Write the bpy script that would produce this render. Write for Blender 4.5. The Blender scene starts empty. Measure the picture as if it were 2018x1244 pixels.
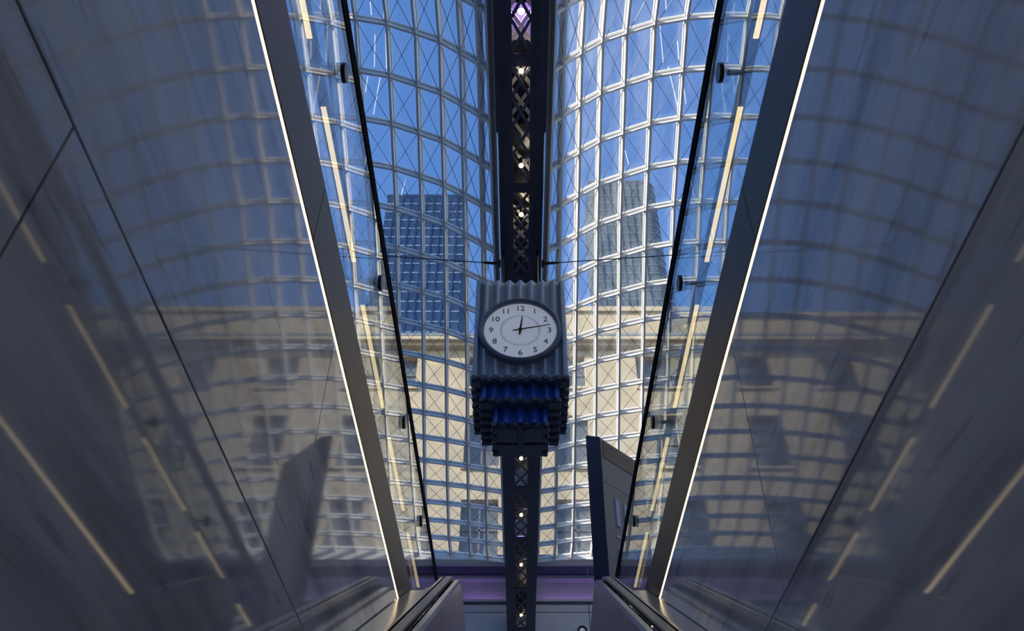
import bpy, bmesh, math, random
from mathutils import Vector, Matrix
random.seed(7)
S = bpy.context.scene
COL = S.collection
R = math.radians

# ------------------------------------------------------------------ camera
cam_d = bpy.data.cameras.new('camera')
cam = bpy.data.objects.new('camera', cam_d); COL.objects.link(cam)
cam.location = (0, 0, 0)
cam.rotation_euler = (R(90 + 42.0), 0, 0)
cam_d.sensor_width = 36.0
cam_d.lens = 1730.0 / 2018.0 * 36.0
cam_d.shift_x = -18.0 / 2018.0
cam_d.clip_start = 0.05; cam_d.clip_end = 2000
S.camera = cam

# ------------------------------------------------------------------ sky, sun, exposure
SUN_TO = Vector((-0.85, -0.36, 0.37)).normalized()
world = bpy.data.worlds.new('world'); S.world = world
world.use_nodes = True
wn = world.node_tree; wn.nodes.clear()
sky = wn.nodes.new('ShaderNodeTexSky'); sky.sky_type = 'NISHITA'
sky.sun_disc = False
sky.sun_elevation = math.asin(SUN_TO.z)
sky.sun_rotation = math.atan2(SUN_TO.x, SUN_TO.y)
sky.altitude = 50; sky.air_density = 1.0; sky.dust_density = 0.3; sky.ozone_density = 2.5
bg = wn.nodes.new('ShaderNodeBackground'); bg.inputs['Strength'].default_value = 0.285
wo = wn.nodes.new('ShaderNodeOutputWorld')
hs = wn.nodes.new('ShaderNodeHueSaturation'); hs.inputs['Hue'].default_value = 0.509; hs.inputs['Saturation'].default_value = 1.18; hs.inputs['Value'].default_value = 0.92
wn.links.new(sky.outputs[0], hs.inputs['Color']); wn.links.new(hs.outputs[0], bg.inputs[0]); wn.links.new(bg.outputs[0], wo.inputs[0])
sun_d = bpy.data.lights.new('sun', 'SUN'); sun_d.energy = 7.4; sun_d.angle = R(0.6); sun_d.color = (1.0, 0.90, 0.74)
sun = bpy.data.objects.new('sun', sun_d); COL.objects.link(sun)
sun.rotation_euler = SUN_TO.to_track_quat('Z', 'Y').to_euler()
vs = S.view_settings
S.display_settings.display_device = 'sRGB'
vs.view_transform = 'Standard'; vs.look = 'None'; vs.gamma = 1.0; vs.use_curve_mapping = False
vs.exposure = 0.42
S.cycles.transparent_max_bounces = 16
S.cycles.max_bounces = 8
S.cycles.adaptive_threshold = 0.02
S.cycles.use_denoising = True

# ------------------------------------------------------------------ helpers
def tag(o, label=None, cat=None, group=None, kind=None):
    if label: o['label'] = label
    if cat: o['category'] = cat
    if group: o['group'] = group
    if kind: o['kind'] = kind
    return o

def empty(name, loc=(0, 0, 0)):
    o = bpy.data.objects.new(name, None); COL.objects.link(o)
    o.location = loc; o.empty_display_size = 0.2
    return o

def wloc(o):
    v = Vector((0, 0, 0))
    while o is not None:
        v += Vector(o.location); o = o.parent
    return v

class MB:
    """collects faces in world coordinates, then links them as one mesh object"""
    def __init__(s): s.v = []; s.f = []
    def add(s, vs_, fs):
        n = len(s.v); s.v += [tuple(p) for p in vs_]; s.f += [tuple(i + n for i in f) for f in fs]; return s
    def box(s, a, b):
        (x0, y0, z0), (x1, y1, z1) = a, b
        return s.add([(x0,y0,z0),(x1,y0,z0),(x1,y1,z0),(x0,y1,z0),(x0,y0,z1),(x1,y0,z1),(x1,y1,z1),(x0,y1,z1)],
                     [(3,2,1,0),(4,5,6,7),(0,1,5,4),(1,2,6,5),(2,3,7,6),(3,0,4,7)])
    def bar(s, p, q, w, h, up=(0, 0, 1)):
        p = Vector(p); q = Vector(q); d = (q - p).normalized(); up = Vector(up)
        sd = d.cross(up)
        if sd.length < 1e-5: sd = d.cross(Vector((1, 0, 0)))
        sd.normalize(); u = sd.cross(d).normalized()
        a = sd * w / 2; b = u * h / 2
        return s.add([p-a-b, p+a-b, p+a+b, p-a+b, q-a-b, q+a-b, q+a+b, q-a+b],
                     [(3,2,1,0),(4,5,6,7),(0,1,5,4),(1,2,6,5),(2,3,7,6),(3,0,4,7)])
    def sweep(s, sections, closed=True):
        """list of equal-length rings -> closed tube with caps"""
        k = len(sections[0]); vv = []; ff = []
        for r in sections: vv += r
        for i in range(len(sections) - 1):
            for j in range(k):
                a = i*k + j; b = i*k + (j+1) % k
                ff.append((a, b, b + k, a + k))
        if closed:
            ff.append(tuple(range(k - 1, -1, -1)))
            n = (len(sections) - 1) * k; ff.append(tuple(range(n, n + k)))
        return s.add(vv, ff)
    def tube(s, pts, r, n=10, closed=True):
        pts = [Vector(p) for p in pts]; secs = []
        for i, p in enumerate(pts):
            d = (pts[min(i+1, len(pts)-1)] - pts[max(i-1, 0)]).normalized()
            up = Vector((0, 0, 1)) if abs(d.z) < 0.95 else Vector((1, 0, 0))
            sd = d.cross(up).normalized(); u = sd.cross(d).normalized()
            rr = r[i] if isinstance(r, (list, tuple)) else r
            secs.append([p + sd*math.cos(2*math.pi*j/n)*rr + u*math.sin(2*math.pi*j/n)*rr for j in range(n)])
        return s.sweep(secs, closed)
    def disc(s, c, axis, r, h, n=24):
        c = Vector(c); ax = Vector(axis).normalized()
        return s.tube([c - ax*h/2, c + ax*h/2], r, n)
    def prism(s, poly, z0, z1):
        n = len(poly)
        return s.add([(x, y, z0) for x, y in poly] + [(x, y, z1) for x, y in poly],
                     [tuple(range(n-1, -1, -1)), tuple(range(n, 2*n))] + [(i, (i+1) % n, (i+1) % n + n, i + n) for i in range(n)])
    def build(s, name, m, parent=None, smooth=False, bevel=0):
        off = wloc(parent) if parent else Vector((0, 0, 0))
        me = bpy.data.meshes.new(name)
        me.from_pydata([tuple(Vector(p) - off) for p in s.v], [], s.f)
        bm = bmesh.new(); bm.from_mesh(me)
        bmesh.ops.recalc_face_normals(bm, faces=bm.faces)
        if bevel:
            bmesh.ops.bevel(bm, geom=list(bm.edges), offset=bevel, segments=1, affect='EDGES')
        bm.to_mesh(me); bm.free()
        me.materials.append(M[m])
        if smooth:
            me.polygons.foreach_set('use_smooth', [True]*len(me.polygons))
            try: me.set_sharp_from_angle(angle=R(40))
            except Exception: pass
        o = bpy.data.objects.new(name, me); COL.objects.link(o)
        if parent: o.parent = parent
        return o

def lerp(a, b, t): return a + (b - a) * t
def interp(x, xs, ys):
    if x <= xs[0]: return ys[0]
    for i in range(1, len(xs)):
        if x <= xs[i]: return lerp(ys[i-1], ys[i], (x - xs[i-1]) / (xs[i] - xs[i-1]))
    return ys[-1]

# ------------------------------------------------------------------ materials
M = {}
def newmat(n):
    m = bpy.data.materials.new(n); m.use_nodes = True; M[n] = m
    nt = m.node_tree
    return m, nt, nt.nodes['Principled BSDF']

def P(name, col, rough=0.5, metal=0.0, spec=None, noise=0.0, scale=6.0, bump=0.0, stretch=(1, 1, 1), emit=None, estr=0.0, coat=0.0):
    m, nt, b = newmat(name)
    b.inputs['Base Color'].default_value = (*col, 1); b.inputs['Roughness'].default_value = rough
    b.inputs['Metallic'].default_value = metal
    if spec is not None: b.inputs['Specular IOR Level'].default_value = spec
    if coat: b.inputs['Coat Weight'].default_value = coat; b.inputs['Coat Roughness'].default_value = 0.05
    if emit:
        b.inputs['Emission Color'].default_value = (*emit, 1); b.inputs['Emission Strength'].default_value = estr
    if noise or bump:
        tc = nt.nodes.new('ShaderNodeTexCoord'); mp = nt.nodes.new('ShaderNodeMapping')
        mp.inputs['Scale'].default_value = stretch
        nz = nt.nodes.new('ShaderNodeTexNoise'); nz.inputs['Scale'].default_value = scale; nz.inputs['Detail'].default_value = 6
        nt.links.new(tc.outputs['Object'], mp.inputs[0]); nt.links.new(mp.outputs[0], nz.inputs['Vector'])
        if noise:
            rp = nt.nodes.new('ShaderNodeValToRGB')
            rp.color_ramp.elements[0].position = 0.3; rp.color_ramp.elements[1].position = 0.7
            rp.color_ramp.elements[0].color = (*[c*(1-noise) for c in col], 1)
            rp.color_ramp.elements[1].color = (*[min(1, c*(1+noise)) for c in col], 1)
            nt.links.new(nz.outputs['Fac'], rp.inputs[0]); nt.links.new(rp.outputs[0], b.inputs['Base Color'])
        if bump:
            bp = nt.nodes.new('ShaderNodeBump'); bp.inputs['Strength'].default_value = bump; bp.inputs['Distance'].default_value = 0.02
            nt.links.new(nz.outputs['Fac'], bp.inputs['Height']); nt.links.new(bp.outputs[0], b.inputs['Normal'])
    return m

def glassmat(name, tint, r0=0.04, dirt=0.0, dirt_col=(0.8, 0.8, 0.8), rough=0.0, streak=None):
    """clear pane: see-through with mirror reflection rising at grazing angles, plus a film of dust"""
    m, nt, b = newmat(name); nt.nodes.remove(b)
    out = nt.nodes['Material Output']
    tr = nt.nodes.new('ShaderNodeBsdfTransparent'); tr.inputs[0].default_value = (*tint, 1)
    gl = nt.nodes.new('ShaderNodeBsdfGlossy'); gl.inputs['Roughness'].default_value = rough
    lw = nt.nodes.new('ShaderNodeLayerWeight'); lw.inputs['Blend'].default_value = 0.5
    pw = nt.nodes.new('ShaderNodeMath'); pw.operation = 'POWER'; pw.inputs[1].default_value = 5
    ma = nt.nodes.new('ShaderNodeMath'); ma.operation = 'MULTIPLY_ADD'; ma.inputs[1].default_value = 1 - r0; ma.inputs[2].default_value = r0
    mx = nt.nodes.new('ShaderNodeMixShader')
    nt.links.new(lw.outputs['Facing'], pw.inputs[0]); nt.links.new(pw.outputs[0], ma.inputs[0]); nt.links.new(ma.outputs[0], mx.inputs[0])
    last = tr
    if dirt:
        df = nt.nodes.new('ShaderNodeBsdfDiffuse'); df.inputs[0].default_value = (*dirt_col, 1)
        tl = nt.nodes.new('ShaderNodeBsdfTranslucent'); tl.inputs[0].default_value = (*dirt_col, 1)
        ad = nt.nodes.new('ShaderNodeMixShader'); ad.inputs[0].default_value = 0.7
        nt.links.new(df.outputs[0], ad.inputs[1]); nt.links.new(tl.outputs[0], ad.inputs[2])
        m2 = nt.nodes.new('ShaderNodeMixShader'); m2.inputs[0].default_value = dirt
        nt.links.new(tr.outputs[0], m2.inputs[1]); nt.links.new(ad.outputs[0], m2.inputs[2])
        if streak:
            tc = nt.nodes.new('ShaderNodeTexCoord'); mp = nt.nodes.new('ShaderNodeMapping'); mp.inputs['Scale'].default_value = streak
            mp.inputs['Rotation'].default_value = (0, 0, 0.12)
            nz = nt.nodes.new('ShaderNodeTexNoise'); nz.inputs['Scale'].default_value = 1.0; nz.inputs['Detail'].default_value = 3
            rp = nt.nodes.new('ShaderNodeValToRGB'); rp.color_ramp.elements[0].position = 0.45; rp.color_ramp.elements[1].position = 0.85
            rp.color_ramp.elements[0].color = (dirt, dirt, dirt, 1); rp.color_ramp.elements[1].color = (dirt*5, dirt*5, dirt*5, 1)
            nt.links.new(tc.outputs['Object'], mp.inputs[0]); nt.links.new(mp.outputs[0], nz.inputs['Vector'])
            nt.links.new(nz.outputs['Fac'], rp.inputs[0]); nt.links.new(rp.outputs[0], m2.inputs[0])
        last = m2
    nt.links.new(last.outputs[0], mx.inputs[1]); nt.links.new(gl.outputs[0], mx.inputs[2])
    nt.links.new(mx.outputs[0], out.inputs['Surface'])
    return m

def streakmat():
    m, nt, b = newmat('white_streak'); nt.nodes.remove(b)
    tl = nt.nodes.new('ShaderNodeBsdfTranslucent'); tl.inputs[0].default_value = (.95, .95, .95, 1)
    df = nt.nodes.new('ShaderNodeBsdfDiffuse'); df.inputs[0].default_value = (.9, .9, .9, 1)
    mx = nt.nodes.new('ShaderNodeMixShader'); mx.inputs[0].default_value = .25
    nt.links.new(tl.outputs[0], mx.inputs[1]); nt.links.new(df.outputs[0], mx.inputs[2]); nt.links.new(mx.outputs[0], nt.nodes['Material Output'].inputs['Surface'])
streakmat()
def marble():
    m, nt, b = newmat('marble')
    b.inputs['Roughness'].default_value = 0.04
    b.inputs['IOR'].default_value = 1.31
    tc = nt.nodes.new('ShaderNodeTexCoord'); mp = nt.nodes.new('ShaderNodeMapping')
    mp.inputs['Scale'].default_value = (1.0, 0.22, 2.2)
    mp.inputs['Rotation'].default_value = (R(4), 0, 0)
    n1 = nt.nodes.new('ShaderNodeTexNoise'); n1.inputs['Scale'].default_value = 2.6; n1.inputs['Detail'].default_value = 8; n1.inputs['Roughness'].default_value = 0.6
    n2 = nt.nodes.new('ShaderNodeTexNoise'); n2.inputs['Scale'].default_value = 11; n2.inputs['Detail'].default_value = 4
    r1 = nt.nodes.new('ShaderNodeValToRGB')
    e = r1.color_ramp.elements
    e[0].position = 0.30; e[0].color = (0.40, 0.41, 0.44, 1)
    e[1].position = 0.72; e[1].color = (0.86, 0.845, 0.84, 1)
    k = e.new(0.5); k.color = (0.70, 0.70, 0.715, 1)
    r2 = nt.nodes.new('ShaderNodeValToRGB')
    r2.color_ramp.elements[0].position = 0.62; r2.color_ramp.elements[0].color = (1, 1, 1, 1)
    r2.color_ramp.elements[1].position = 0.75; r2.color_ramp.elements[1].color = (0.55, 0.55, 0.58, 1)
    mu = nt.nodes.new('ShaderNodeMixRGB'); mu.blend_type = 'MULTIPLY'; mu.inputs[0].default_value = 1
    L = nt.links.new
    L(tc.outputs['Object'], mp.inputs[0]); L(mp.outputs[0], n1.inputs['Vector']); L(mp.outputs[0], n2.inputs['Vector'])
    L(n1.outputs['Fac'], r1.inputs[0]); L(n2.outputs['Fac'], r2.inputs[0])
    L(r1.outputs[0], mu.inputs[1]); L(r2.outputs[0], mu.inputs[2]); L(mu.outputs[0], b.inputs['Base Color'])
    return m
marble()
P('joint', (0.012, 0.012, 0.014), 0.9)
P('bronze', (0.088, 0.064, 0.035), 0.42, 1.0, noise=0.12, scale=3, stretch=(1, 0.05, 30))
P('led', (1, 0.85, 0.6), 0.5, emit=(1.0, 0.78, 0.46), estr=1.6)
P('led_rail', (1, 0.8, 0.6), 0.5, emit=(1.0, 0.73, 0.36), estr=1.5)
P('lamp', (1, 0.85, 0.6), 0.5, emit=(1.0, 0.78, 0.45), estr=1.5)
glassmat('guard_glass', (0.93, 0.965, 0.965), 0.05)
glassmat('roof_glass', (0.955, 0.975, 0.99), 0.03, dirt=0.015, dirt_col=(0.85, 0.92, 1.0), streak=(3.0, 0.5, 1.0))
P('rubber', (0.004, 0.004, 0.004), 0.9, spec=0.05)
P('handrail', (0.30, 0.29, 0.27), 0.3, 0.6)
P('black', (0.006, 0.006, 0.007), 0.35)
P('steel', (0.62, 0.61, 0.60), 0.22, 1.0, noise=0.08, scale=4, stretch=(30, 0.4, 1))
P('steel_dark', (0.22, 0.21, 0.22), 0.28, 1.0, noise=0.06, scale=4)
P('frame_white', (0.78, 0.76, 0.72), 0.45)
P('cable', (0.16, 0.155, 0.16), 0.4, 0.5)
P('navy', (0.034, 0.036, 0.058), 0.5, noise=0.2, scale=1.5)
P('lacing', (0.085, 0.085, 0.115), 0.5)
P('navy_pale', (0.05, 0.05, 0.07), 0.4)  # slightly paler navy of the end wall ledge
P('zinc', (0.27, 0.31, 0.37), 0.42, 0.35, noise=0.1, scale=1.2)
P('zinc_mid', (0.10, 0.115, 0.15), 0.4, 0.3)
P('zinc_shade_marks', (0.05, 0.057, 0.075), 0.4, 0.3)  # dark zinc: minute marks, plus clock undersides with their shade in the colour
P('tier_blue', (0.035, 0.095, 0.40), 0.2, 0.2)  # even glossy blue on the clock's tier walls
P('dial', (0.66, 0.68, 0.72), 0.6, emit=(0.85, 0.90, 1.0), estr=0.14)
P('stone', (0.40, 0.325, 0.215), 0.85, noise=0.16, scale=0.9, bump=0.2)
P('stone_shade', (0.36, 0.345, 0.31), 0.85, noise=0.1, scale=0.6)
P('slate', (0.17, 0.20, 0.22), 0.4, noise=0.1, scale=0.4)
P('window_dark', (0.10, 0.112, 0.12), 0.06, 0.0)
P('window_frame', (0.12, 0.12, 0.12), 0.5)
P('tower_blue', (0.020, 0.048, 0.11), 0.15, 0.3, noise=0.25, scale=0.05)
P('tower_line', (0.12, 0.18, 0.28), 0.4)
P('tower_grey', (0.085, 0.115, 0.14), 0.25, 0.2, noise=0.2, scale=0.05)
P('tower_grey_line', (0.12, 0.15, 0.18), 0.4)
P('floor', (0.62, 0.60, 0.57), 0.3, noise=0.15, scale=1.0)
P('plaster', (0.58, 0.585, 0.63), 0.7, noise=0.04, scale=2)
P('frieze', (0.06, 0.065, 0.13), 0.5)
P('purple_lamp', (0.5, 0.25, 0.8), 0.5, emit=(0.42, 0.20, 0.85), estr=6.0)
P('sign_face', (0.30, 0.285, 0.26), 0.35)
P('sign_band', (0.02, 0.02, 0.022), 0.25)
P('sign_navy', (0.010, 0.013, 0.055), 0.3)
P('sign_white', (0.70, 0.70, 0.82), 0.5)

# ================================================================== SHAFT WALLS
XC = 0.042           # axis of the escalator well
XW = {-1: -0.670, 1: 0.754}
SIDE = {-1: 'left', 1: 'right'}
Y0, Y1 = -4.0, 6.95
for s in (-1, 1):
    x = XW[s]; sd = SIDE[s]
    w = tag(MB().box((min(x+s*.035, x+s*.16), Y0, -3.5), (max(x+s*.035, x+s*.16), Y1, 2.30)).build('wall_' + sd, 'joint'), kind='structure')
    rows = [(1.0945, 2.040, [Y0, -0.80, 2.40, Y1]), (-0.20, 1.0885, [Y0, -2.41, 0.789, 3.99, Y1]),
            (-1.50, -0.207, [Y0, -0.8, 2.4, Y1]), (-3.5, -1.507, [Y0, -2.41, .789, 3.99, Y1])]
    for z0, z1, js in rows:
        for a, b in zip(js, js[1:]):
            MB().box((min(x, x+s*.036), a + .003, z0), (max(x, x+s*.036), b - .003, z1)).build('marble_panel', 'marble', w, bevel=0.001)
    # bronze fascia plates and the lit reveal under them
    js = [Y0, -1.07, 1.93, 4.93, Y1]
    for a, b in zip(js, js[1:]):
        MB().box((min(x-s*.003, x+s*.05), a + .001, 2.064), (max(x-s*.003, x+s*.05), b - .001, 2.330)).build('fascia_plate', 'bronze', w, bevel=0.002)
    MB().box((min(x-s*.001, x+s*.03), Y0, 2.049), (max(x-s*.001, x+s*.03), Y1, 2.060)).build('light_reveal', 'led', w)

# hall floor around the well (never seen from below, but it carries the hall)
FZ = 1.70
def slab(a, b): return a, b
fl = tag(empty('floor', (0, 10, FZ)), kind='structure')
for nm, a, b in (('slab', (-15, -10, FZ-.35), (XW[-1]-.16, Y1, FZ)), ('slab', (XW[1]+.16, -10, FZ-.35), (15, Y1, FZ)),
                 ('slab', (-15, Y1, FZ-.35), (15, 37, FZ)), ('slab', (XW[-1]-.16, 5.45, FZ-.30), (XW[1]+.16, Y1, FZ))):
    MB().box(a, b).build(nm, 'floor', fl)

# ================================================================== HALL SHELL
for s in (-1, 1):
    w = tag(MB().box((min(s*15, s*15.4), -10, FZ), (max(s*15, s*15.4), 37.4, 18.2)).build('wall_hall_' + SIDE[s], 'plaster'), kind='structure')
tag(MB().box((-15.4, -10.4, FZ), (15.4, -10, 18.2)).build('wall_near', 'plaster'), kind='structure')

YW = 37.0
wf = tag(MB().box((-15.4, YW + .35, FZ), (15.4, YW + .75, 18.2)).build('wall_far', 'plaster'), kind='structure')
# soffit above the end wall, in dark blue coffers
nx = 10
for i in range(nx):
    x0 = -14.8 + i * 29.6 / nx; x1 = x0 + 29.6 / nx
    MB().box((x0 + .02, 35.5, 17.62), (x1 - .02, YW + .35, 17.9)).build('frieze_panel', 'frieze', wf, bevel=.01)
MB().box((-15, 35.62, 17.50), (15, 35.80, 17.63)).build('frieze_ledge', 'plaster', wf)
MB().box((-15, YW - .10, 17.46), (15, YW + .35, 17.60)).build('cornice', 'plaster', wf)
MB().box((-15, YW - .02, 16.30), (15, YW + .35, 16.42)).build('ledge', 'navy_pale', wf)
MB().box((-15, YW - .05, 16.42), (15, YW - .02, 16.52)).build('cove_lip', 'plaster', wf)
for i in range(8):
    x0 = -15.2 + i * 3.8
    MB().box((x0 + .01, YW + .31, 16.45), (x0 + 3.79, YW + .35, 17.46)).build('cove_panel', 'plaster', wf)
for z0, z1 in ((15.96, 16.29), (14.6, 15.93), (12.5, 14.57), (9.5, 12.47), (FZ, 9.47)):
    for i in range(10):
        x0 = -14.8 + i * 29.6 / 10; x1 = x0 + 29.6 / 10
        MB().box((x0 + .012, YW, z0), (x1 - .012, YW + .36, z1)).build('wall_panel', 'plaster', wf, bevel=.008)
for s in (-1, 1):
    xa, xb = sorted((s*.8, s*11.2))
    lp = tag(empty('cove_lamp', (s*6, YW + .05, 16.46)), 'purple linear cove lamp behind the end wall ledge %s of the truss' % SIDE[s], 'lamp', 'purple cove lamps on the end wall')
    MB().box((xa, YW + .0, 16.43), (xb, YW + .06, 16.47)).build('housing', 'black', lp)
    MB().box((xa + .02, YW + .01, 16.471), (xb - .02, YW + .05, 16.485)).build('diffuser', 'purple_lamp', lp)
MB_ring = empty('wall_fitting', (2.0, YW - .03, 15.2))
tag(MB_ring, 'black ring-shaped fitting on the end wall beside the escalator handrail', 'wall fitting')
MB().tube([(2.62 + .17*math.cos(a*math.pi/12), YW - .06, 15.12 + .17*math.sin(a*math.pi/12)) for a in range(25)], .045, 8).build('ring', 'black', MB_ring, True)
MB().disc((2.62, YW - .03, 15.12), (0, 1, 0), .11, .06, 16).build('mounting_plate', 'steel', MB_ring)

# ================================================================== ROOF VAULTS
XN = [.666, .898, 1.342, 1.872, 2.492, 3.23, 4.06, 4.83, 5.60, 6.40, 7.25, 8.0, 8.65, 9.2, 9.75, 10.3]
XF = [.71, 1.44, 2.19, 3.06, 4.0, 4.92, 5.84, 6.77, 7.70, 8.63, 9.56, 10.5, 11.4, 12.3, 13.2, 14.0]
ZN = [20*k for k in (.884, .898, .921, .947, .966, .987, 1.0, 1.005, 1.005, 1.0, .987, .966, .947, .921, .898, .884)]
ZF = [17.68, 17.78, 17.88, 17.97, 18.06, 18.13, 18.18, 18.2, 18.2, 18.18, 18.13, 18.06, 17.97, 17.88, 17.78, 17.68]
TY = [9, 11.2, 16.9, 21.1, 25.4, 29.7, 34, 36]; TZ = [0, 0, .185, .50, .77, .95, 1, 1]; TX = [0, 0, .22, .42, .63, .83, 1, 1]
DY = 1.426; YE = 35.4; NR = 32; NC = len(XN)
def grid_pt(i, j, s):
    y = YE - DY * j
    yy = 9 + abs(y - 9)
    fx = interp(yy, TY, TX); fz = interp(yy, TY, TZ)
    return Vector((s * lerp(XN[i], XF[i], fx), y, lerp(ZN[i], ZF[i], fz)))
for s in (-1, 1):
    vt = tag(empty('ceiling_' + SIDE[s], (s * 5.5, 13, 17.6)), kind='structure')
    G = [[grid_pt(i, j, s) for i in range(NC)] for j in range(NR + 1)]
    def nrm(i, j):
        du = G[j][min(i+1, NC-1)] - G[j][max(i-1, 0)]
        dv = G[min(j+1, NR)][i] - G[max(j-1, 0)][i]
        n = du.cross(dv).normalized()
        return n if n.z > 0 else -n
    Nn = [[nrm(i, j) for i in range(NC)] for j in range(NR + 1)]
    def memb(pts, ns, w, d, name, top=0.02):
        secs = []
        for k, p in enumerate(pts):
            t = (pts[min(k+1, len(pts)-1)] - pts[max(k-1, 0)]).normalized()
            n = (ns[k] + Vector((0, 0, .8))).normalized(); sdv = t.cross(n).normalized() * w / 2
            secs.append([p + sdv + n*top, p - sdv + n*top, p - sdv - n*d, p + sdv - n*d])
        return MB().sweep(secs).build(name, 'frame_white', vt)
    for i in range(NC):
        memb([G[j][i] for j in range(NR + 1)], [Nn[j][i] for j in range(NR + 1)], .062, .21, 'long_rib')
    for j in range(NR + 1):
        memb([G[j][i] for i in range(NC)], [Nn[j][i] for i in range(NC)], .055, .19, 'cross_rib')
    # panes (each with its inner glazing frame): the 300 nearest the view, the rest joined
    cells = [(j, i) for j in range(NR) for i in range(NC - 1)]
    cells.sort(key=lambda c: (0 if c[0] < 20 else 1, c[0] if c[0] >= 20 else 0, c[1]))
    near = set(cells[:300])
    rest_p = MB(); rest_f = MB(); cab = MB()
    for (j, i) in cells:
        q = [G[j][i], G[j][i+1], G[j+1][i+1], G[j+1][i]]
        c = (q[0] + q[1] + q[2] + q[3]) / 4
        n = (Nn[j][i] + Nn[j][i+1] + Nn[j+1][i+1] + Nn[j+1][i]).normalized()
        def inset(d, off):
            u = ((q[1] - q[0]) + (q[2] - q[3])); lu = u.length / 2; u.normalize()
            v = ((q[3] - q[0]) + (q[2] - q[1])); lv = v.length / 2; v.normalize()
            d = min(d, lu * .30)
            return [q[0] + (u + v)*d + n*off, q[1] + (v - u)*d + n*off, q[2] - (u + v)*d + n*off, q[3] + (u - v)*d + n*off]
        lo = inset(.030, .004); hi = inset(.030, .026)
        pf = [(3,2,1,0),(4,5,6,7),(0,1,5,4),(1,2,6,5),(2,3,7,6),(3,0,4,7)]
        ol = inset(.050, -.06); il = inset(.064, -.06); oh = inset(.050, -.01); ih = inset(.064, -.01)
        ff = []
        for k in range(4):
            m_ = (k + 1) % 4
            ff += [(k, m_, 4+m_, 4+k), (8+k, 12+k, 12+m_, 8+m_), (k, 8+k, 8+m_, m_), (4+k, 4+m_, 12+m_, 12+k)]
        if (j, i) in near:
            o = MB().add(lo + hi, pf).build('glass_pane', 'roof_glass', vt)
            MB().add(ol + il + oh + ih, ff).build('glazing_frame', 'frame_white', o)
        else:
            rest_p.add(lo + hi, pf); rest_f.add(ol + il + oh + ih, ff)
        cb = inset(.05, -.145)
        cab.bar(cb[0], cb[2], .011, .011, n); cab.bar(cb[1], cb[3], .011, .011, n)
    tag(rest_p.build('glass_panes', 'roof_glass', vt), kind='stuff')
    tag(rest_f.build('glazing_frames', 'frame_white', vt), kind='stuff')
    tag(cab.build('brace_cables', 'cable', vt), kind='stuff')
    # curb closing the far end
    secs = []
    for i in range(NC):
        p = G[0][i]
        secs.append([Vector((p.x, 35.38, p.z + .05)), Vector((p.x, 35.62, p.z + .05)), Vector((p.x, 35.62, 17.55)), Vector((p.x, 35.38, min(p.z - .22, 17.62)))])
    MB().sweep(secs).build('end_curb', 'frame_white', vt)
    # flat ceiling strip between the outer vault edge and the side wall
    secs = []
    for j in range(NR + 1):
        p = G[j][NC - 1]
        secs.append([Vector((p.x - s*.06, p.y, 17.5)), Vector((s*15.05, p.y, 17.5)), Vector((s*15.05, p.y, 17.72)), Vector((p.x - s*.06, p.y, 17.72))])
    MB().sweep(secs).build('soffit', 'plaster', vt)
    # gutter plate between vault edge and truss
    MB().box((min(s*.60, s*.645), -10, 17.66), (max(s*.60, s*.645), 35.5, 17.74)).build('gutter', 'frame_white', vt)

# thin white translucent streaks laid on the top of some panes
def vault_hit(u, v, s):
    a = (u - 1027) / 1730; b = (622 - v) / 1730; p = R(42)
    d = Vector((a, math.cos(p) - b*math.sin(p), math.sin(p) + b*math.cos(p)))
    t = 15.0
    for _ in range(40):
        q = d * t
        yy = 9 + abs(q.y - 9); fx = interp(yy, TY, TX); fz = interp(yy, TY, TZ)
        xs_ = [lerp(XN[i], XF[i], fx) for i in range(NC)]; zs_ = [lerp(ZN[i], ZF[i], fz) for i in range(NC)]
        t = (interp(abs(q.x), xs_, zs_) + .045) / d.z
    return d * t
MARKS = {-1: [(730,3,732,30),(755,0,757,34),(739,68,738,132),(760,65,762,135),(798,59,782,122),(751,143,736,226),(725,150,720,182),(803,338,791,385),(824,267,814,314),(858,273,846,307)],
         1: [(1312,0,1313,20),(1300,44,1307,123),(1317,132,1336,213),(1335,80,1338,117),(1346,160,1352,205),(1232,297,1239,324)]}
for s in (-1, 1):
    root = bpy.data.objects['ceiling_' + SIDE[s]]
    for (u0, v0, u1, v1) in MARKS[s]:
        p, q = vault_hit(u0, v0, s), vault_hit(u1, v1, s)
        MB().bar(p, q, .022, .004).build('white_streak', 'white_streak', root)

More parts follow.
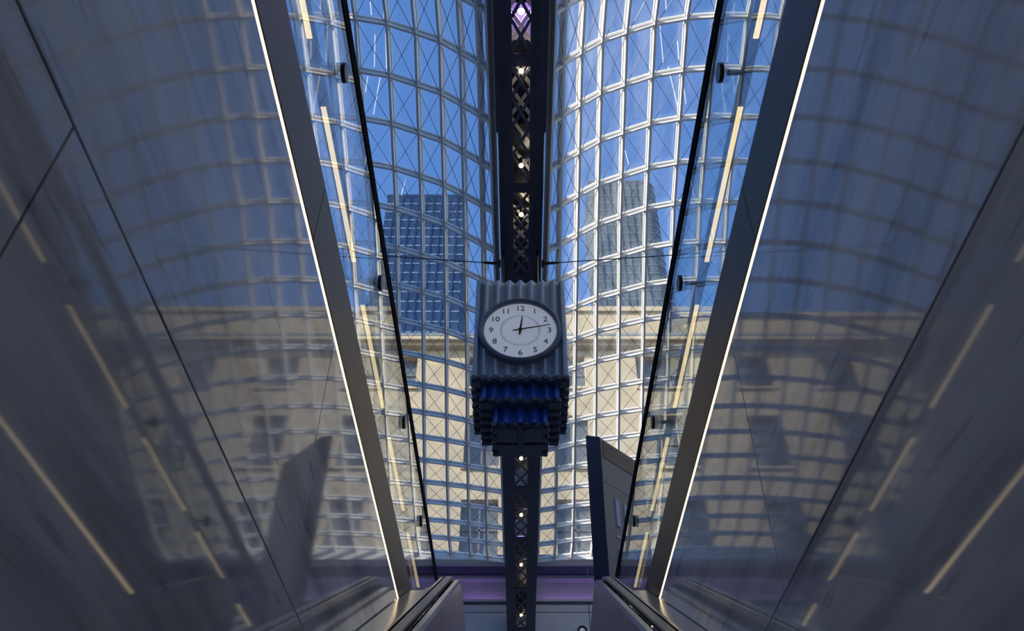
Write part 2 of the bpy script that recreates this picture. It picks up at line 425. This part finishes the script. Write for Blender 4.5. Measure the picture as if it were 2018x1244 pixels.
# ================================================================== MAIN TRUSS
tr = tag(empty('roof_truss', (0, 13, 17.2)), 'dark navy lattice steel truss running overhead behind the clock', 'truss')
ZB0, ZB1 = 17.2, 14.9
def zb(y): return interp(y, [18.3, 20.6], [ZB0, ZB1])
TRY = [-9.9, 12.6, 18.3, 20.6, 36.95]
ZT = 18.35
for s in (-1, 1):
    # bottom chord: sloping plates and upstand webs
    for a, b, wd in ((-9.9, 12.6, .595), (12.6, 18.3, .540), (18.3, 20.6, .570), (20.6, 36.95, .595)):
        za, zb_ = zb(a), zb(b)
        def sec(y, z, x0, x1, h): return [Vector((s*x0, y, z)), Vector((s*x1, y, z)), Vector((s*x1, y, z + h)), Vector((s*x0, y, z + h))]
        MB().sweep([sec(a, za, .205, wd, .04), sec(b, zb_, .205, wd, .04)]).build('chord_plate', 'navy', tr)
        MB().sweep([sec(a, za + .04, wd - .09, wd - .05, .55), sec(b, zb_ + .04, wd - .09, wd - .05, .55)]).build('chord_web', 'navy', tr)
        MB().sweep([sec(a, za - .03, .36, .40, .03), sec(b, zb_ - .03, .36, .40, .03)]).build('chord_rib', 'navy', tr)
        MB().sweep([sec(a, za + .04, .205, .235, .28), sec(b, zb_ + .04, .205, .235, .28)]).build('chord_web', 'navy', tr)
    MB().box((min(s*.542, s*.562), 12.6, 17.13), (max(s*.542, s*.562), 18.3, 17.33)).build('edge_angle', 'steel', tr)
    MB().box((min(s*.25, s*.58), -9.9, ZT - .3), (max(s*.25, s*.58), 37.0, ZT)).build('top_chord', 'frame_white', tr)
battens = [14.33 - 3.65*k for k in range(1, 7)] + [14.33, 17.6, 21.4, 25.06, 28.5, 32.6, 36.4]
battens.sort()
for y in battens:
    MB().box((-.235, y - .16, zb(y) + .041), (.235, y + .16, zb(y) + .075)).build('batten_plate', 'navy', tr)
    for s in (-1, 1):
        MB().box((min(s*.44, s*.52), y - .12, zb(y) + .1), (max(s*.44, s*.52), y + .12, ZT - .3)).build('post', 'navy', tr)
for a, b in zip(battens, battens[1:]):
    n = 4; L = (b - a - .32) / n
    for k in range(n):
        ya = a + .16 + k*L; yb = ya + L
        MB().bar((-.215, ya, zb(ya) + .06), (.215, yb, zb(yb) + .06), .07, .025).build('lacing_bar', 'lacing', tr)
        MB().bar((.215, ya, zb(ya) + .09), (-.215, yb, zb(yb) + .09), .07, .025).build('lacing_bar', 'lacing', tr)
        if True:
            MB().bar((-.26, ya, 17.70), (.26, yb, 17.70), .08, .03).build('top_lacing_bar', 'frame_white', tr)
            MB().bar((.26, ya, 17.74), (-.26, yb, 17.74), .08, .03).build('top_lacing_bar', 'frame_white', tr)
    for s in (-1, 1):
        MB().bar((s*.48, a, zb(a) + .25), (s*.48, b, ZT - .25), .10, .14).build('diagonal', 'navy', tr)
for a, b in ((12.7, 15.7), (20.6, 22.3), (23.1, 25.3), (26.5, 28.6), (29.9, 36.9)):
    zz = zb(a) + (.9 if a > 18 else .5)
    MB().box((-.44, a, zz), (.44, b, zz + .04)).build('walkway_pan', 'black', tr)
MB().box((-.58, 20.6, ZT), (.58, 37, ZT + .05)).build('top_plate', 'plaster', tr)
MB().box((-.58, -9.9, ZT), (.58, 20.6, ZT + .05)).build('top_plate', 'lacing', tr)
for a, b in ((8.6, 9.3), (9.7, 10.6)):
    MB().box((-.40, a, 17.95), (.40, b, 17.99)).build('cable_tray', 'plaster', tr)
lamps = [(10.94, 'uppermost warm globe lamp in the truss lattice above the clock'), (13.6, 'middle of the three warm globe lamps in the truss above the clock'),
         (15.2, 'warm globe lamp in the truss lattice nearest above the clock'), (23.2, 'warm globe lamp in the truss right below the clock tiers'),
         (26.7, 'second warm globe lamp down the truss below the clock'), (30.4, 'third warm globe lamp down the truss below the clock'),
         (34.9, 'lowest warm globe lamp in the truss near the end wall')]
def ball(c, r, n=10):
    m = MB(); rings = []
    for k in range(1, n):
        t = math.pi * k / n
        rings.append([Vector(c) + Vector((r*math.sin(t)*math.cos(2*math.pi*j/14), r*math.sin(t)*math.sin(2*math.pi*j/14), r*math.cos(t))) for j in range(14)])
    return m.sweep(rings)
for y, lb in lamps:
    z = zb(y)
    lp = tag(empty('truss_lamp', (0, y, z)), lb, 'lamp', 'warm globe lamps in the truss')
    ball((0, y, z + .02), .062).build('globe', 'lamp', lp, True)
    MB().tube([(0, y, z + .08), (0, y, z + .3)], .04, 10).build('socket', 'black', lp, True)
    MB().bar((-.215, y, z + .26), (.215, y, z + .26), .06, .03).build('bracket', 'navy', lp)
    ld = bpy.data.lights.new('globe_glow', 'POINT'); ld.energy = 6 if y < 18 else 2.5; ld.color = (1.0, .84, .6); ld.shadow_soft_size = .06
    lo_ = bpy.data.objects.new('globe_glow', ld); COL.objects.link(lo_); lo_.parent = lp; lo_.location = (.13, 0, .10)
for y, wh in ((9.9, 'above the uppermost globe lamp'), (22.7, 'right under the clock'), (25.9, 'above the second lamp below the clock'), (29.2, 'above the third lamp below the clock')):
    pl = tag(empty('stage_light', (0, y, zb(y) + 1.6)), 'purple spotlight inside the truss lattice ' + wh, 'lamp', 'purple spotlights inside the truss')
    hz = 1.35 if y > 18 else .75
    MB().tube([(0, y, zb(y) + hz), (0, y, zb(y) + hz + .4)], [.10, .08], 14).build('can', 'black', pl, True)
    MB().disc((0, y, zb(y) + hz - .005), (0, 0, 1), .085, .01, 16).build('lens', 'purple_lamp', pl)
    MB().bar((-.44, y, zb(y) + hz + .36), (.44, y, zb(y) + hz + .36), .05, .05).build('crossbar', 'navy', pl)
    ld = bpy.data.lights.new('stage_light_glow', 'SPOT'); ld.energy = 60; ld.color = (.5, .3, 1.0); ld.spot_size = R(150); ld.shadow_soft_size = .08
    lo_ = bpy.data.objects.new('stage_light_glow', ld); COL.objects.link(lo_); lo_.parent = pl; lo_.location = (0, 0, hz - 1.62)

# tie cables
for s in (-1, 1):
    t = tag(empty('tie_cable', (s*.6, 17.2, 17.35)), 'thin dark tie cable crossing the %s vault beside the truss above the clock' % SIDE[s], 'cable')
    MB().tube([(s*.60, 17.15, 17.38), (s*9.0, 17.15, 18.172)], .014, 6).build('cable', 'black', t)
    MB().tube([(s*.60, 17.15, 17.38), (s*.72, 17.15, 17.391), (s*1.0, 17.15, 17.418), (s*1.1, 17.15, 17.427)], [.03, .045, .035, .014], 8).build('turnbuckle', 'black', t, True)
    MB().box((min(s*.56, s*.63), 17.08, 17.3), (max(s*.56, s*.63), 17.22, 17.46)).build('clevis', 'black', t)

# ================================================================== CLOCK
CX, CF = -0.02, 15.90
ck = tag(empty('hanging_clock', (CX, CF + 1.12, 11.4)), 'corrugated grey art deco clock hanging from the truss, tiers stepping down', 'clock')
def plan(hw, per, amp, corner):
    pts = []
    cy = CF + 1.12
    n = int(round(2 * (hw - corner) / per)); span = 2 * (hw - corner); p = span / n
    side = []
    K = 8
    for k in range(n * K + 1):
        t = -span/2 + k * p / K
        side.append((t, hw + amp * math.cos(2*math.pi*(t + span/2 + p/2) / p) - amp))
    cr = []
    c0 = hw - corner * .62; r0 = corner * .52
    for k in range(9):
        a = math.pi/2 + .35 - k * (math.pi/2 + .7) / 8
        cr.append((c0 + r0*math.cos(a), c0 + r0*math.sin(a)))
    quarter = side + cr
    for q in range(4):
        ca, sa = math.cos(-q*math.pi/2), math.sin(-q*math.pi/2)
        for (u, v) in quarter:
            # v outward: first side faces the viewer (-y)
            pts.append((CX + u*ca - v*sa, cy - (u*sa + v*ca)))
    return pts
def tier(name, hw, z0, z1, mat, per=.277, amp=.062, corner=.15):
    return MB().prism(plan(hw, per, amp, corner), z0, z1).build(name, mat, ck, True)
tier('case', 1.125, 12.45, 15.52, 'zinc')
c1 = tier('case_rim', 1.150, 12.36, 12.47, 'zinc_shade_marks')
tier('tier', .915, 11.99, 12.40, 'tier_blue', per=.30)
tier('tier_rim', .945, 11.90, 12.0, 'zinc_shade_marks', per=.30)
tier('tier', .640, 11.50, 11.95, 'tier_blue', per=.30, corner=.14)
tier('tier_rim', .665, 11.41, 11.51, 'zinc_shade_marks', per=.30, corner=.14)
cy = CF + 1.12
for (a, b) in (((-.52, -.52), (-.05, -.05)), ((.05, -.52), (.52, -.05)), ((-.52, .05), (-.05, .52)), ((.05, .05), (.52, .52))):
    MB().box((CX + a[0], cy + a[1], 11.33), (CX + b[0], cy + b[1], 11.42)).build('base_panel', 'zinc_shade_marks', ck, bevel=.02)
# underside rolls on the three steps, running front to back and across
for hw, inner, z in ((1.10, .93, 12.34), (.90, .66, 11.885), (.62, .30, 11.40)):
    n = int((hw - .0) * 2 / .277)
    for k in range(n):
        t = -hw + (k + .5) * 2*hw/n
        for s in (-1, 1):
            MB().tube([(CX + s*inner, cy + t, z), (CX + s*(hw + .02), cy + t, z)], .085, 8).build('underside_roll', 'zinc_shade_marks', ck, True)
for x_ in (-.5, .5):
    for y_ in (-.5, .5):
        MB().tube([(CX + x_*.9, cy + y_, 15.45), (CX + x_*.9, cy + y_, 17.22)], .035, 8).build('hanger_rod', 'black', ck, True)
# dial on each of the two long faces seen: front one built in full
DZ = 13.78; DY_ = CF - .02
dr = MB()
prof = [(.865, .00), (.875, -.10), (.93, -.145), (.985, -.11), (1.0, .05)]
secs = []
for k in range(64):
    a = 2*math.pi*k/64
    secs.append([Vector((CX + r*math.cos(a), DY_ + d, DZ + r*math.sin(a))) for r, d in prof] )
secs.append(secs[0])
dr.sweep(secs, closed=False).build('bezel', 'zinc_mid', ck, True)
dial = MB().disc((CX, DY_ - .02, DZ), (0, 1, 0), .875, .05, 64).build('dial', 'dial', ck)
yf = DY_ - .048
for k in range(60):
    a = 2*math.pi*k/60
    r1 = .44 if k % 5 else .42
    MB().bar((CX + r1*math.sin(a), yf, DZ + r1*math.cos(a)), (CX + .49*math.sin(a), yf, DZ + .49*math.cos(a)), .008, .006, (0, 1, 0)).build('minute_mark', 'zinc_shade_marks', dial)
def text_mesh(body, size, mat, name, parent, matrix, extrude=.003, bold=0):
    cu = bpy.data.curves.new(name, 'FONT'); cu.body = body; cu.size = size; cu.extrude = extrude; cu.offset = bold*size
    cu.align_x = 'CENTER'; cu.align_y = 'CENTER'; cu.resolution_u = 4
    to = bpy.data.objects.new(name, cu); COL.objects.link(to)
    bpy.context.view_layer.update()
    me = bpy.data.meshes.new_from_object(to.evaluated_get(bpy.context.evaluated_depsgraph_get()))
    bpy.data.objects.remove(to); me.name = name
    off = wloc(parent)
    me.transform(Matrix.Translation(-off) @ matrix)
    me.materials.clear(); me.materials.append(M[mat])
    o = bpy.data.objects.new(name, me); COL.objects.link(o); o.parent = parent
    return o
for h in range(1, 13):
    a = 2*math.pi*h/12
    text_mesh(str(h), .225, 'black', 'numeral', dial,
              Matrix.Translation((CX + .70*math.sin(a), yf - .002, DZ + .70*math.cos(a))) @ Matrix.Rotation(R(90), 4, 'X'))
def hand(name, ang, ln, tail, w0, w1, y):
    d = Vector((math.sin(R(ang)), 0, math.cos(R(ang)))); n = Vector((d.z, 0, -d.x)); c = Vector((CX, y, DZ))
    pts = [c - d*tail - n*w0*.8, c - n*w0, c + d*ln - n*w1, c + d*ln + n*w1, c + n*w0, c - d*tail + n*w0*.8]
    k = len(pts)
    MB().add(pts + [p + Vector((0, .012, 0)) for p in pts], [tuple(range(k)), tuple(range(2*k-1, k-1, -1))] + [(i, (i+1) % k, (i+1) % k + k, i + k) for i in range(k)]).build(name, 'black', ck)
hand('hour_hand', 6.5, .42, .15, .026, .012, yf - .030)
hand('minute_hand', 78, .73, .18, .018, .008, yf - .048)
MB().disc((CX, yf - .035, DZ), (0, 1, 0), .045, .05, 20).build('hub', 'black', ck)

# ================================================================== GLASS GUARDS WITH LIT HANDRAILS
for s in (-1, 1):
    x = XW[s]; sd = SIDE[s]
    g = tag(empty('glass_balustrade', (x, 2, 2.33)), 'frameless glass balustrade with lit steel handrail above the %s marble wall' % sd, 'balustrade')
    js = [1.275 + 1.135*k for k in range(-4, 6)]
    for a, b in zip(js, js[1:]):
        MB().box((x - .0075 + s*.012, a + .004, 2.325), (x + .0075 + s*.012, b - .004, 3.150)).build('glass_pane', 'guard_glass', g)
    MB().box((x - .011 + s*.012, js[0], 3.088), (x + .011 + s*.012, js[-1], 3.168)).build('cap_rail', 'rubber', g)
    xh = x + s*.098; zh = 2.905
    hr = MB().tube([(xh, js[0], zh), (xh, js[-1], zh)], .023, 16).build('handrail', 'steel_dark', g, True)
    for a, b in zip(js, js[1:]):
        m = (a + b) / 2
        br = MB().tube([(x + s*.02, m, 2.887), (xh, m, 2.887)], .010, 8).build('bracket', 'black', g, True)
        MB().disc((x - s*.006, m, 2.887), (1, 0, 0), .038, .016, 24).build('clamp_disc', 'black', br, True)
    for k in range(len(js)):
        m = js[k]
        a, b = max(js[0], m - .42), min(js[-1], m + .42)
        MB().box((xh - .010, a, zh - .0265), (xh + .010, b, zh - .019)).build('led_strip', 'led_rail', hr)

# ================================================================== ESCALATOR
es = tag(empty('escalator', (XC, 2.5, 0)), 'narrow steel escalator with rounded handrail ends rising between the marble walls', 'escalator')
SL = .577; YT = 4.92
def top(y):            # handrail top line: incline easing to level
    z = SL*y - .50
    k = 2.42
    if y < 4.9: return z
    t = min(1, (y - 4.9) / .45)
    return (SL*4.9 - .5) + SL*.45*(t - t*t/2)
ys = [-2.0 + .54*k for k in range(12)] + [4.55, 4.9] + [4.9 + .03*k for k in range(1, 9)]
YN = ys[-1]; RN = .20; ZC = top(YN) - RN
def path(off):
    p = [(y, top(y) + off) for y in ys]
    r = RN + off
    p += [(YN + r*math.sin(a*math.pi/12), ZC + r*math.cos(a*math.pi/12)) for a in range(1, 13)]
    p += [(YN - .25, ZC - r - .10)]
    return p
for s in (-1, 1):
    def strip(name, x0, x1, o0, o1, mat, wrap=True, sm=True):
        """box-section strip swept along the handrail path; x measured from the axis"""
        A, B = path(o1), path(o0)
        if not wrap: A, B = A[:len(ys)], B[:len(ys)]
        secs = [[Vector((XC + s*x0, a[0], a[1])), Vector((XC + s*x1, a[0], a[1])), Vector((XC + s*x1, b[0], b[1])), Vector((XC + s*x0, b[0], b[1]))] for a, b in zip(A, B)]
        return MB().sweep(secs).build(name, mat, es, sm)
    strip('handrail', .456, .492, -.030, 0, 'handrail')
    strip('handrail_gap', .437, .455, -.06, -.035, 'rubber')
    strip('handrail_gap', .493, .506, -.06, -.022, 'rubber')
    strip('handrail_guide', .507, .520, -.05, -.004, 'steel')
    strip('handrail_guide', .412, .436, -.06, -.022, 'steel')
    strip('deck_trim', .521, .540, -.09, -.05, 'rubber')
    strip('outer_deck', .541, .600, -.10, -.07, 'steel', wrap=False)
    strip('outer_deck', .603, .704, -.12, -.088, 'steel', wrap=False)
    # inner panel, leaning in towards the steps, round at the end
    for (ya, yb) in ((-2.0, 1.2), (1.206, 3.9), (3.906, YN + RN - .03)):
        secs = []
        n = 22
        for k in range(n + 1):
            y = lerp(ya, yb, k/n)
            if y <= YN: zt = top(y) - .05; zl = zt - .50
            else:
                h = math.sqrt(max(0, (RN - .02)**2 - (y - YN)**2)); zt = ZC + h; zl = min(top(YN) - .55, ZC - h) 
            d = zt - zl
            secs.append([Vector((XC + s*.412, y, zt)), Vector((XC + s*.436, y, zt)), Vector((XC + s*.40, y, zl)), Vector((XC + s*(.412 - .14*d), y, zl))])
        MB().sweep(secs).build('inner_panel', 'steel_dark', es, True)
    MB().sweep([[Vector((XC + s*.28, y, SL*y - 1.5)), Vector((XC + s*.70, y, SL*y - 1.5)), Vector((XC + s*.70, y, SL*y - 1.0)), Vector((XC + s*.28, y, SL*y - 1.0))] for y in (-2.0, 4.9)]).build('skirt', 'steel_dark', es)
for k in range(17):
    y = -2.0 + .40*k; z = SL*y - 1.30
    MB().box((XC - .275, y, z - .22), (XC + .275, y + .40, z)).build('step', 'steel_dark', es, bevel=.01)

# ================================================================== PLATFORM SIGN
A2 = Vector((.704, 7.95)); B2 = Vector((.849, 7.98)); dv = Vector((.457, .480)); C2 = B2 + dv*1.15
D2 = A2 + dv*1.15
sg = tag(empty('totem_sign', (1.0, 8.2, FZ)), 'tall grey and navy totem sign with white track numbers beside the escalator head', 'sign')
ZS = 5.40
MB().prism([tuple(B2), tuple(C2), tuple(D2), tuple(A2 + dv*.03)], FZ, ZS).build('body', 'sign_face', sg)
MB().prism([tuple(A2 - Vector((.004, .006))), tuple(B2 - Vector((-.003, .006))), tuple(B2 + dv*.03), tuple(A2 + dv*.03)], FZ, ZS + .004).build('edge_panel', 'sign_navy', sg)
fn = Vector((dv.y, -dv.x)).normalized()      # face normal
def on_face(t, z, out=.0): p = B2 + dv*t + fn*out; return Vector((p.x, p.y, z))
def face_box(t0, t1, z0, z1, out):
    a = [on_face(t0, z0, -.004), on_face(t1, z0, -.004), on_face(t1, z1, -.004), on_face(t0, z1, -.004)]
    b = [on_face(t0, z0, out), on_face(t1, z0, out), on_face(t1, z1, out), on_face(t0, z1, out)]
    return MB().add(a + b, [(3,2,1,0),(4,5,6,7),(0,1,5,4),(1,2,6,5),(2,3,7,6),(3,0,4,7)])
face_box(.07, 1.08, 5.17, 5.37, .006).build('display_band', 'sign_band', sg)
face_box(.035, 1.15, 4.862, 4.868, .002).build('panel_joint', 'sign_band', sg)
ang = math.atan2(dv.y, dv.x)
def sign_text(body, t, z, size):
    p = on_face(t, z, .006)
    text_mesh(body, size, 'sign_white', 'lettering', sg, Matrix.Translation(p) @ Matrix.Rotation(ang, 4, 'Z') @ Matrix.Rotation(R(90), 4, 'X'), .004, .03)
sign_text('1', .33, 4.55, .42); sign_text('1', .55, 4.55, .42)
face_box(.25, .75, 4.275, 4.30, .008).build('divider', 'sign_white', sg)
sign_text('1', .33, 4.02, .42); sign_text('2', .64, 4.02, .42)

# ================================================================== BUILDINGS BEYOND THE GLASS
def wall_holes(xs, zs, holes, y, th):
    """connected wall sheet with recessed openings; xs, zs grid lines; holes set of (i,k)"""
    vid = {}; V = []; F = []
    def v(i, k, d):
        key = (i, k, d)
        if key not in vid: vid[key] = len(V); V.append((xs[i], y + d, zs[k]))
        return vid[key]
    for i in range(len(xs) - 1):
        for k in range(len(zs) - 1):
            if (i, k) in holes:
                for (p, q) in (((i, k), (i+1, k)), ((i+1, k), (i+1, k+1)), ((i+1, k+1), (i, k+1)), ((i, k+1), (i, k))):
                    F.append((v(*p, 0), v(*q, 0), v(*q, th), v(*p, th)))
            else:
                F.append((v(i, k, 0), v(i+1, k, 0), v(i+1, k+1, 0), v(i, k+1, 0)))
    return MB().add(V, F)
YF = 38.4
k_ = YF / 37.0
bd = tag(empty('stone_building', (0, YF, 12)), 'sunlit cream stone building with recessed windows seen through the lower skylight', 'building')
cols = [.3 + 4.7*(k + .5) for k in range(-6, 6)]
zrow = [(13.5*k_, 16.4*k_), (18.6*k_, 21.5*k_), (23.3*k_, 26.4*k_), (28.2*k_, 30.3*k_)]
xs = [-32.0]; zs = [10.0]
for c in cols: xs += [c - .92, c + .92]
xs += [32.0]
for a, b in zrow: zs += [a, b]
zs += [30.95*k_]
holes = {(2*i + 1, 2*k + 1) for i in range(len(cols)) for k in range(4)}
wall_holes(xs, zs, holes, YF, .55).build('wall', 'stone', bd)
for c in cols:
    for a, b in zrow:
        wnd = MB().box((c - .92, YF + .42, a), (c + .92, YF + .5, b)).build('window', 'window_dark', bd)
        fr = MB()
        fr.box((c - .05, YF + .34, a), (c + .05, YF + .42, b)).box((c - .92, YF + .34, (a+b)/2 - .05), (c + .92, YF + .42, (a+b)/2 + .05))
        fr.build('window_frame', 'window_frame', wnd)
        MB().box((c - 1.05, YF - .14, a - .16), (c + 1.05, YF + .05, a)).build('sill', 'stone', bd)
MB().box((-32.2, YF - .75, 30.95*k_), (32.2, YF + .3, 31.18*k_)).build('cornice', 'stone', bd)
MB().box((-32.2, YF - .45, 30.75*k_), (32.2, YF + .3, 30.95*k_)).build('cornice_bed', 'stone', bd)
MB().box((-32.0, YF + .3, 31.18*k_), (32.0, YF + .8, 31.75*k_)).build('parapet', 'slate', bd)
MB().box((-32.0, YF + .2, 31.75*k_), (32.0, YF + .9, 31.85*k_)).build('parapet_cap', 'frame_white', bd)
MB().box((-32.0, YF + 1.2, 31.0*k_), (32.0, YF + 5, 32.6*k_)).build('mansard', 'slate', bd)
MB().box((-32.0, YF + .9, 32.6*k_), (32.0, YF + 5, 32.75*k_)).build('mansard_cap', 'slate', bd)
ph = tag(empty('rooftop_block', (9, YF + 7, 33)), 'cream stone rooftop block above the parapet right of the clock', 'building')
MB().box((2.5, YF + 5.4, 31.5), (40, YF + 14, 39.7)).build('wall', 'stone', ph)
MB().box((2.3, YF + 5.2, 39.7), (40.2, YF + 14.2, 40.1)).build('coping', 'stone', ph)
for c in (8.3, 14.0, 20.0):
    MB().box((c - .6, YF + 5.3, 34.6), (c + .6, YF + 5.45, 36.9)).build('window', 'window_dark', ph)
ph2 = tag(empty('rooftop_block', (-20, YF + 7, 33)), 'cream stone rooftop block behind the left glass balustrade', 'building')
MB().box((-40, YF + 5.4, 31.5), (-9.3, YF + 14, 39.2)).build('wall', 'stone', ph2)
MB().box((-40.2, YF + 5.2, 39.2), (-9.1, YF + 14.2, 39.6)).build('coping', 'stone', ph2)

def tower(name, label, x0, x1, y0, ztop, m1, m2, step, mull, round_=0):
    t = tag(empty(name, ((x0+x1)/2, y0, 0)), label, 'tower')
    dep = (x1 - x0) * .9
    pl = [(x0, y0), (x1 - round_, y0)]
    for k in range(1, 7):
        if round_: pl.append((x1 - round_ + round_*math.sin(k*math.pi/12), y0 + round_ - round_*math.cos(k*math.pi/12)))
    if not round_: pl.append((x1, y0))
    pl += [(x1, y0 + dep), (x0, y0 + dep)]
    pl2 = []
    for p in pl:
        if not pl2 or (Vector(p) - Vector(pl2[-1])).length > 1e-6: pl2.append(p)
    MB().prism(pl2, 0, ztop).build('shaft', m1, t)
    z = ztop - step
    cx_, cy_ = (x0+x1)/2, y0 + dep/2
    grow = [((p[0]-cx_)*1.012 + cx_, (p[1]-cy_)*1.012 + cy_) for p in pl2]
    while z > 40 and z > ztop - step*45:
        MB().prism(grow, z, z + step*.14).build('floor_band', m2, t); z -= step
    for k in range(1, mull):
        xx = lerp(x0, x1 - round_, k/mull)
        MB().box((xx - .2, y0 - .35, 30), (xx + .2, y0 + .1, ztop - .5)).build('mullion', m1, t)
    MB().prism(grow, ztop - .2, ztop + 1.0).build('parapet', m1, t)
tower('glass_tower', 'dark blue glass tower behind the skylight left of the clock', -46.5, -19.3, 200, 236, 'tower_blue', 'tower_line', 4.2, 10)
tower('office_tower', 'grey-blue tower with rounded corner behind the skylight right of the clock', 25.0, 50.0, 210, 256, 'tower_grey', 'tower_grey_line', 4.0, 8, 5)

# unseen wing of the same building, sized so its shadow covers left vault and clock
wg = tag(empty('shade_wing', (-20, 0, 0)), 'unseen stone wing sized to shade the left side of the glazed court', 'building')
MB().box((-33, -34, 0), (-16.7, 31.8, 24.75)).build('wall', 'stone', wg)
MB().box((-33, -34.3, 24.75), (-16.4, 32.1, 25.0)).build('coping', 'stone', wg)
